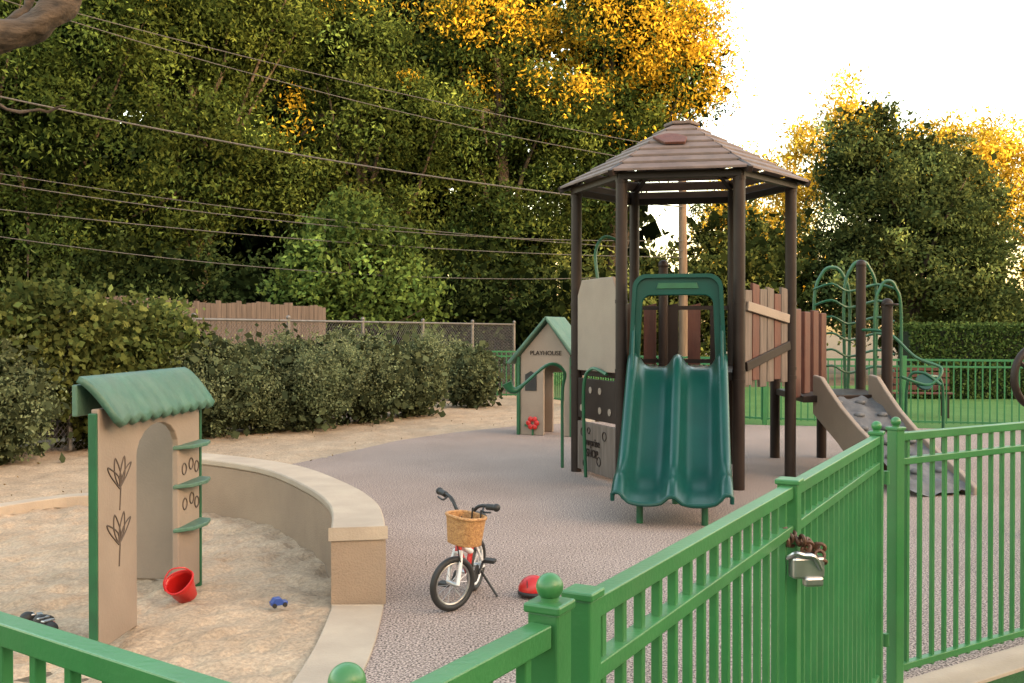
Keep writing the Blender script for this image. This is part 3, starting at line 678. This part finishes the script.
mb=MB(); mb.prism([(-.34,.72),(-.14,.72),(-.14,.98),(-.24,1.04),(-.34,.98)],(0,-.33,0),(1,0,0),(0,0,1),(0,-1,0),.012); mb.obj('window_recess','black',ph)
mb=MB(); 
for i in range(6):
    a=i*math.pi/3; mb.sphere((-.2+.07*math.cos(a),-.36,.2+.07*math.sin(a)),.045,n=10,m=6,sc=(1,.3,1))
mb.obj('flower','red',ph,smooth=True)
mb=MB(); mb.box((-.3,-.35,.16),(.08,.02,.04),0); mb.box((-.2,-.35,.07),(.03,.02,.14)); mb.obj('flower_stem','dgreen',ph)
t2=bpy.data.curves.new('house_text','FONT'); t2.body='PLAYHOUSE'; t2.size=.10; t2.extrude=.004; t2.align_x='CENTER'; t2.materials.append(M['dbrown'])
to=bpy.data.objects.new('house_lettering',t2); COL.objects.link(to); to.parent=ph; to.location=(.02,-.335,1.3); to.rotation_euler=(math.pi/2,0,0)

# ------------------------------------------------------------ sandpit playhouse (storefront)
sp_=empty('sandbox_playhouse')
wd=Vector((.05,1,0)).normalized(); wn=Vector((1,-.05,0)).normalized(); o0=Vector((-2.215,5.28,0))
def wp(poly,name,m,th=.04,off=0,bev=.007,sm=False):
    mb=MB(); mb.prism(poly,o0+wn*off,wd,Z,wn,th); return mb.obj(name,m,sp_,bevel=bev)
front=[(0.02,-.03),(.5,-.03),(.5,.95)]+[(.5+.31*(1-math.cos(t))/1.0,.95+.17*math.sin(t)) for t in np.linspace(.2,math.pi-.2,9)]+[(1.12,.95),(1.12,-.03),(1.5,-.03),(1.5,1.26),(.02,1.26)]
wp(front,'front_wall','tan')
mb=MB(); c=o0; mb.box((c.x,c.y,.58),(.045,.025,1.32)); c=o0+wd*1.52; mb.box((c.x,c.y,.58),(.05,.03,1.32))
mb.box((-2.80,7.0,.56),(.04,.04,1.26)); mb.obj('corner_posts','dgreen',sp_,bevel=.006)
mb=MB(); mb.prism([(0,-.03),(.58,-.03),(.58,1.22),(0,1.22)],(-2.77,6.9,0),(1,-.05,0),(0,0,1),(0,1,0),.04); mb.obj('side_wall','tan',sp_,bevel=.007)
vs=[];NX=60;NY=8
for i in range(NX+1):
    y=.0+1.48*i/NX; wv=.022*abs(math.sin(i*math.pi/6))
    for j in range(NY+1):
        t=j/NY; x=-.09+ .18*t**.9; z=1.405-.225*t**1.25+ (-wv*t**3) + .006*math.sin(i*math.pi/3+1)*t
        p=o0+wd*(y+ .05*t)+wn*x; vs.append((p.x,p.y,z))
mb2=MB(); mb2.add(vs,[(i*(NY+1)+j,(i+1)*(NY+1)+j,(i+1)*(NY+1)+j+1,i*(NY+1)+j+1) for i in range(NX) for j in range(NY)])
ro=mb2.obj('wavy_roof','tealroof',sp_,smooth=True); s_=ro.modifiers.new('s','SOLIDIFY'); s_.thickness=.035; s_.offset=-1
mb=MB(); p=o0+wd*.74+wn*-.105
mb.prism([(-.73,1.22),(.73,1.22),(.73,1.39),(-.73,1.39)],p,wd,Z,wn,.03); mb.obj('roof_back','tealroof',sp_,bevel=.008)
mb=MB()
for z in(.40,.68,.93):
    mb.prism([(-.02,0),(.42,0),(.39,.10),(.25,.13),(.08,.10)],o0+wd*1.1+Z*z,wd,wn,Z,.026)
mb.obj('shelves','tealroof',sp_,bevel=.006)
mb=MB()
for y,z in((1.22,.78),(1.34,.8),(1.44,.77),(1.23,.55),(1.35,.57),(1.44,.53)):
    mb.torus(o0+wd*y+Z*z+wn*.022,.036,.005,Matrix((wd,Z,wn)).transposed(),n=18,m=6)
for (y0,z0) in((.26,.55),(.27,.86)):
    mb.tube([o0+wd*y0+Z*(z0-.18)+wn*.022,o0+wd*(y0+.02)+Z*z0+wn*.022],.004,n=6)
    for a in(-.9,-.3,.35,.95):
        pts=[o0+wd*(y0+.0)+Z*(z0-.06)+wn*.022, o0+wd*(y0+.11*math.sin(a)-.03)+Z*(z0+.03)+wn*.022, o0+wd*(y0+.18*math.sin(a))+Z*(z0+.12*math.cos(a))+wn*.022, o0+wd*(y0+.07*math.sin(a)+.04)+Z*(z0+.01)+wn*.022, o0+wd*y0+Z*(z0-.06)+wn*.022]
        mb.tube(smoothpath(pts,4),.0042,n=5)
mb.obj('engraved_lines','etch',sp_,smooth=True)

# ------------------------------------------------------------ bicycle
bang=math.atan2(-.97,-.25)
bk=empty('childrens_bicycle',(-.366,5.97,0),rz=bang)
Rw=.166
RX=Matrix.Rotation(math.pi/2,3,'X')
def wheel(cx,turn,nm):
    R3=Matrix.Rotation(turn,3,'Z')@RX; c=Vector((cx,0,Rw))
    mb=MB(); mb.torus(c,Rw-.02,.020,R3,n=40,m=10); mb.obj(nm+'_tyre','black',bk,smooth=True)
    mb=MB(); mb.torus(c,Rw-.042,.009,R3,n=40,m=8); mb.obj(nm+'_rim','white' if nm[0]!='f' else 'steel',bk,smooth=True)
    mb=MB()
    for i in range(14):
        a=2*math.pi*i/14; q=R3@Vector((math.cos(a)*(Rw-.04),math.sin(a)*(Rw-.04),0)); hq=R3@Vector((0,0,.02*(1 if i%2 else -1)))
        mb.tube([c+hq,c+q],.0017,n=5)
    ax_=R3@Vector((0,0,1)); mb.tube([c-ax_*.045,c+ax_*.045],.014,n=10); mb.obj(nm+'_spokes','steel',bk,smooth=True)
turn=-.6
wheel(0,turn,'front_wheel'); wheel(-.50,0,'rear_wheel')
F=Matrix.Rotation(turn,3,'Z'); sdir=F@Vector((0,1,0)); ht=Vector((-.095,0,.42)); hb=Vector((-.065,0,.345))
mb=MB()
for s in(-1,1): mb.tube(smoothpath([Vector((0,0,Rw))+sdir*.048*s,Vector((-.035,0,.27))+sdir*.045*s,hb+sdir*.03*s],4),.012,n=10)
mb.tube([hb+sdir*.035,hb-sdir*.035],.014,n=10); mb.obj('fork','white',bk,smooth=True)
mb=MB(); mb.tube([hb,ht],.021,n=12); mb.tube([(-.3,0,.16),(-.37,0,.38)],.017,n=12); mb.tube([hb+Vector((0,0,.02)),(-.22,0,.235),(-.3,0,.17)],.018,n=12)
mb.obj('frame_lower','red',bk,smooth=True)
mb=MB(); mb.tube(smoothpath([ht+Vector((-.01,0,-.02)),(-.2,0,.34),(-.34,0,.29)],5),.020,n=12)
mb.obj('frame_top_tube','white',bk,smooth=True)
mb=MB()
for s in(-1,1): mb.tube([(-.50,.05*s,Rw),(-.31,.03*s,.17)],.009,n=8); mb.tube([(-.50,.05*s,Rw),(-.36,.02*s,.34)],.008,n=8)
mb.obj('rear_stays','white',bk,smooth=True)
mb=MB(); mb.tube([(-.37,0,.36),(-.395,0,.47)],.012,n=8); sb=Vector((-.135,0,.56)); mb.tube([ht,sb],.013,n=10)
mb.tube([(-.3,-.06,.165),(-.3,.06,.165)],.012,n=8); mb.obj('seat_post_and_stem','steel',bk,smooth=True)
mb=MB(); mb.sphere((-.42,0,.49),.09,sc=(1.15,.75,.38)); mb.sphere((-.32,0,.49),.05,sc=(1.4,.6,.5)); mb.obj('saddle','black',bk,smooth=True)
hbv=[sb+sdir*-.28+Vector((-.05,0,.085)),sb+sdir*-.14+Vector((-.01,0,.075)),sb+sdir*-.05,sb+sdir*.05,sb+sdir*.14+Vector((-.01,0,.075)),sb+sdir*.28+Vector((-.05,0,.085))]
mb=MB(); mb.tube(smoothpath(hbv,5),.011,n=10); mb.obj('handlebar','black',bk,smooth=True)
mb=MB()
for s in(0,-1):
    g0=hbv[s]; g1=hbv[1 if s==0 else -2]; mb.tube([g0,g0.lerp(g1,.55)],.019,n=12); mb.sphere(g0,.024)
    mb.tube(smoothpath([g0.lerp(g1,.75),g0.lerp(g1,.6)+Vector((.06,0,-.02)),g0.lerp(g1,.15)+Vector((.06,0,-.02))],4),.006,n=6)
mb.tube(smoothpath([hbv[1]+Vector((.03,0,0)),sb+Vector((.1,.02,0)),ht+Vector((.06,0,0)),(0,.04,.3)],5),.004,n=6)
mb.obj('grips_and_brakes','black',bk,smooth=True)
mb=MB()
mb.tube([(-.3,-.075,.165),(-.23,-.08,.10)],.009,n=8); mb.tube([(-.3,.075,.165),(-.37,.08,.23)],.009,n=8)
mb.box((-.22,-.12,.095),(.07,.07,.022)); mb.box((-.38,.12,.235),(.07,.07,.022))
mb.tube([(-.3,.055,.165),(-.3,.062,.165)],.055,n=20)
mb.obj('cranks_and_pedals','black',bk,bevel=.003)
mb=MB(); mb.tube([(-.40,.05,.17),(-.36,.19,.02)],.008,n=8); mb.obj('kickstand','black',bk,smooth=True)
bcen=sb+F@Vector((.12,.17,-.05)); bs=.98
mb=MB(); rows=9; nseg=40; vs=[]
for j in range(rows*2+1):
    t=j/(rows*2); rz_=(-.085+.17*t)*.95; rr_=1+.18*t+.02*(j%2)
    for i in range(nseg):
        a=2*math.pi*i/nseg; ca,sa=math.cos(a),math.sin(a)
        cx=math.copysign(abs(ca)**.7,ca)*.078*bs; cy=math.copysign(abs(sa)**.7,sa)*.105*bs
        k=rr_+.02*(1 if (i+ (j//2))%2 else -1)
        vs.append(bcen+F@Vector((cx*k,cy*k,rz_)))
n_=nseg; mb.add(vs,[(j*n_+i,j*n_+(i+1)%n_,(j+1)*n_+(i+1)%n_,(j+1)*n_+i) for j in range(rows*2) for i in range(n_)]+[tuple(range(n_-1,-1,-1))])
bo=mb.obj('wicker_basket','wicker',bk,smooth=True); s_=bo.modifiers.new('s','SOLIDIFY'); s_.thickness=.008
bo.data.set_sharp_from_angle(angle=math.radians(80))
mb=MB(); rim=[bcen+F@Vector((math.copysign(abs(math.cos(a))**.7,math.cos(a))*.093*bs,math.copysign(abs(math.sin(a))**.7,math.sin(a))*.125*bs,.084)) for a in np.linspace(0,2*math.pi,41)]
mb.tube(rim,.010,n=8); mb.obj('basket_rim','wicker',bk,smooth=True)
mb=MB(); 
for s in(-.04,.04): mb.beam(bcen+F@Vector((-.08,s,.12)),bcen+F@Vector((-.08,s,-.02)),.02,.006)
mb.obj('basket_straps','black',bk)
bk.rotation_euler=(math.radians(-4),0,bang)

# ------------------------------------------------------------ small things
hm=empty('bicycle_helmet',(.135,6.3,.0)); hm.scale=(.8,.8,.85)
mb=MB(); mb.sphere((0,0,.05),.12,n=24,m=14,sc=(1,.85,.9),z0=-.2); mb.obj('shell','red',hm,smooth=True)
mb=MB(); 
for x in(-.05,0,.05): mb.sphere((x,-.03,.085),.06,n=10,m=6,sc=(.15,1,.85))
mb.torus((0,0,.035),.112,.014,Matrix.Identity(3)); mb.obj('vents_and_liner','black',hm,smooth=True)
bu=empty('toy_bucket',(-2.05,6.22,.07))
mb=MB(); vs=[]
for z,r in((-.09,.062),(-.02,.075),(.05,.085),(.09,.09)): 
    for i in range(28):
        a=2*math.pi*i/28; rr2=r*(1+.06*math.sin(3*a+z*20)); vs.append((rr2*math.cos(a),rr2*.8*math.sin(a),z))
mb.add(vs,[(j*28+i,j*28+(i+1)%28,(j+1)*28+(i+1)%28,(j+1)*28+i) for j in range(3) for i in range(28)]+[tuple(range(27,-1,-1))]); bo=mb.obj('bucket_body','red',bu,smooth=True); s_=bo.modifiers.new('s','SOLIDIFY');s_.thickness=.005
mb=MB(); mb.tube([(.09*(1+.06*math.sin(3*a+1.8))*math.cos(a),.072*(1+.06*math.sin(3*a+1.8))*math.sin(a),.09) for a in np.linspace(0,2*math.pi,29)],.006,n=6); mb.tube(smoothpath([(.092,0,.09),(.07,.02,.15),(0,.05,.17),(-.07,.02,.15),(-.092,0,.09)],5),.005,n=6); mb.obj('rim_and_handle','red',bu,smooth=True)
bu.rotation_euler=(math.radians(38),math.radians(-32),.5)
def shoe(loc,rz,s=1,c='black'):
    e=empty('childs_shoe',loc,rz); mb=MB()
    mb.sphere((0,0,.03),.05*s,n=16,m=10,sc=(1.9,.85,.7),z0=-.55); mb.sphere((-.045*s,0,.055),.04*s,n=14,m=8,sc=(1.1,.9,.9)); mb.obj('upper',c,e,smooth=True)
    mb=MB(); mb.prism([(math.cos(a)*.1*s,math.sin(a)*.045*s) for a in np.linspace(0,2*math.pi,20,endpoint=False)],(0,0,.004),(1,0,0),(0,1,0),(0,0,1),.018); mb.obj('sole','white' if c=='blue' else 'red',e,bevel=.004)
    mb=MB(); mb.box((.02*s,0,.065*s),(.03,.07*s,.01)); mb.box((-.02*s,0,.075*s),(.02,.07*s,.01)); mb.obj('straps','steel',e,bevel=.003)
shoe((-2.70,5.66,.0),.6,1.0); shoe((-2.60,5.56,.0),-.5,1.0)
tc_=empty('toy_car',(-1.42,6.07,0),.5)
mb=MB(); mb.prism([(-.05,.012),(.05,.012),(.052,.032),(.025,.036),(.01,.056),(-.03,.056),(-.045,.036),(-.052,.034)],(0,0,0),(1,0,0),(0,0,1),(0,-1,0),.05); mb.obj('body','blue',tc_,bevel=.004)
mb=MB()
for x in(-.032,.032):
    for y in(-.028,.028): mb.tube([(x,y-.006,.014),(x,y+.006,.014)],.014,n=12)
mb.obj('wheels','black',tc_)
bn=empty('park_bench',(8.15,20.0,0),-.15); mb=MB()
for z in(.55,.68,.81,.94): mb.box((0,.22+.03*(z-.55),z),(1.25,.03,.10))
for y in(-.15,-.03,.09): mb.box((0,y,.45),(1.25,.1,.03))
mb.obj('slats','redwood',bn,bevel=.005,seg=1)
mb=MB()
for x in(-.5,.5): mb.box((x,.24,.48),(.05,.05,1.0)); mb.box((x,-.15,.2),(.05,.05,.48)); mb.box((x,.03,.62),(.05,.4,.04))
mb.obj('legs','dbrown',bn)
sw=empty('play_steering_wheel',(4.22,8.0,0)); mb=MB(); Rn=Matrix.Rotation(math.pi/2,3,'X')@Matrix.Rotation(.3,3,'Y')
mb.torus((0,0,1.31),.25,.03,Rn,n=40,m=10)
for i in range(3):
    q=Rn@Vector((math.cos(i*2.094+.5)*.25,math.sin(i*2.094+.5)*.25,0)); mb.tube([(0,0,1.31),q+Vector((0,0,1.31))],.02,n=8)
mb.sphere((0,0,1.31),.06); mb.obj('wheel','dbrown',sw,smooth=True)
mb=MB(); mb.tube([(.05,.1,-.05),(.05,.1,1.4)],.05,n=14); mb.beam((0,0,1.31),(.05,.1,1.31),.04,.04); mb.obj('post','dbrown',sw,smooth=True)
k=90; pts=[]
while len(pts)<k:
    x=random.uniform(-6,0);y=random.uniform(10,20)
    if in_poly(x,y,strip): pts.append((x,y,.012))
C=np.array(pts)
lv=leaves('fallen_leaves',C,.035,np.array((.16,.11,.05))*np.exp(rng.normal(0,.3,(k,1))),None,.5,0)

# ------------------------------------------------------------ light, world, camera
el=math.radians(9); s3=Vector((.8*math.cos(el),-.6*math.cos(el),math.sin(el)))
sl_=bpy.data.lights.new('sun','SUN'); sl_.energy=5; sl_.angle=math.radians(.5); sl_.color=(1,.80,.45)
so_=bpy.data.objects.new('sun',sl_); COL.objects.link(so_); so_.rotation_euler=s3.to_track_quat('Z','Y').to_euler(); so_.location=(0,0,40)
w=bpy.data.worlds.new('World'); scene.world=w; w.use_nodes=True; nt=w.node_tree; bg=nt.nodes['Background']
sk=nt.nodes.new('ShaderNodeTexSky'); sk.sky_type='NISHITA'; sk.sun_disc=False; sk.sun_elevation=el; sk.sun_rotation=math.atan2(.8,-.6); sk.dust_density=2.5; sk.air_density=1.0; sk.ozone_density=1
mx=nt.nodes.new('ShaderNodeMixRGB'); mx.blend_type='MULTIPLY'; mx.inputs[0].default_value=1; mx.inputs[2].default_value=(1.25,.99,.76,1)
nt.links.new(sk.outputs[0],mx.inputs[1]); nt.links.new(mx.outputs[0],bg.inputs['Color']); bg.inputs['Strength'].default_value=1.6
cd=bpy.data.cameras.new('camera'); cd.sensor_width=36; cd.lens=35.16; cd.clip_end=3000; cd.clip_start=.05
co=bpy.data.objects.new('camera',cd); COL.objects.link(co); co.location=(0,0,1.67); co.rotation_euler=(math.radians(90-.54),0,0); scene.camera=co
scene.view_settings.view_transform='Standard'; scene.view_settings.look='None'; scene.view_settings.exposure=0; scene.view_settings.gamma=1
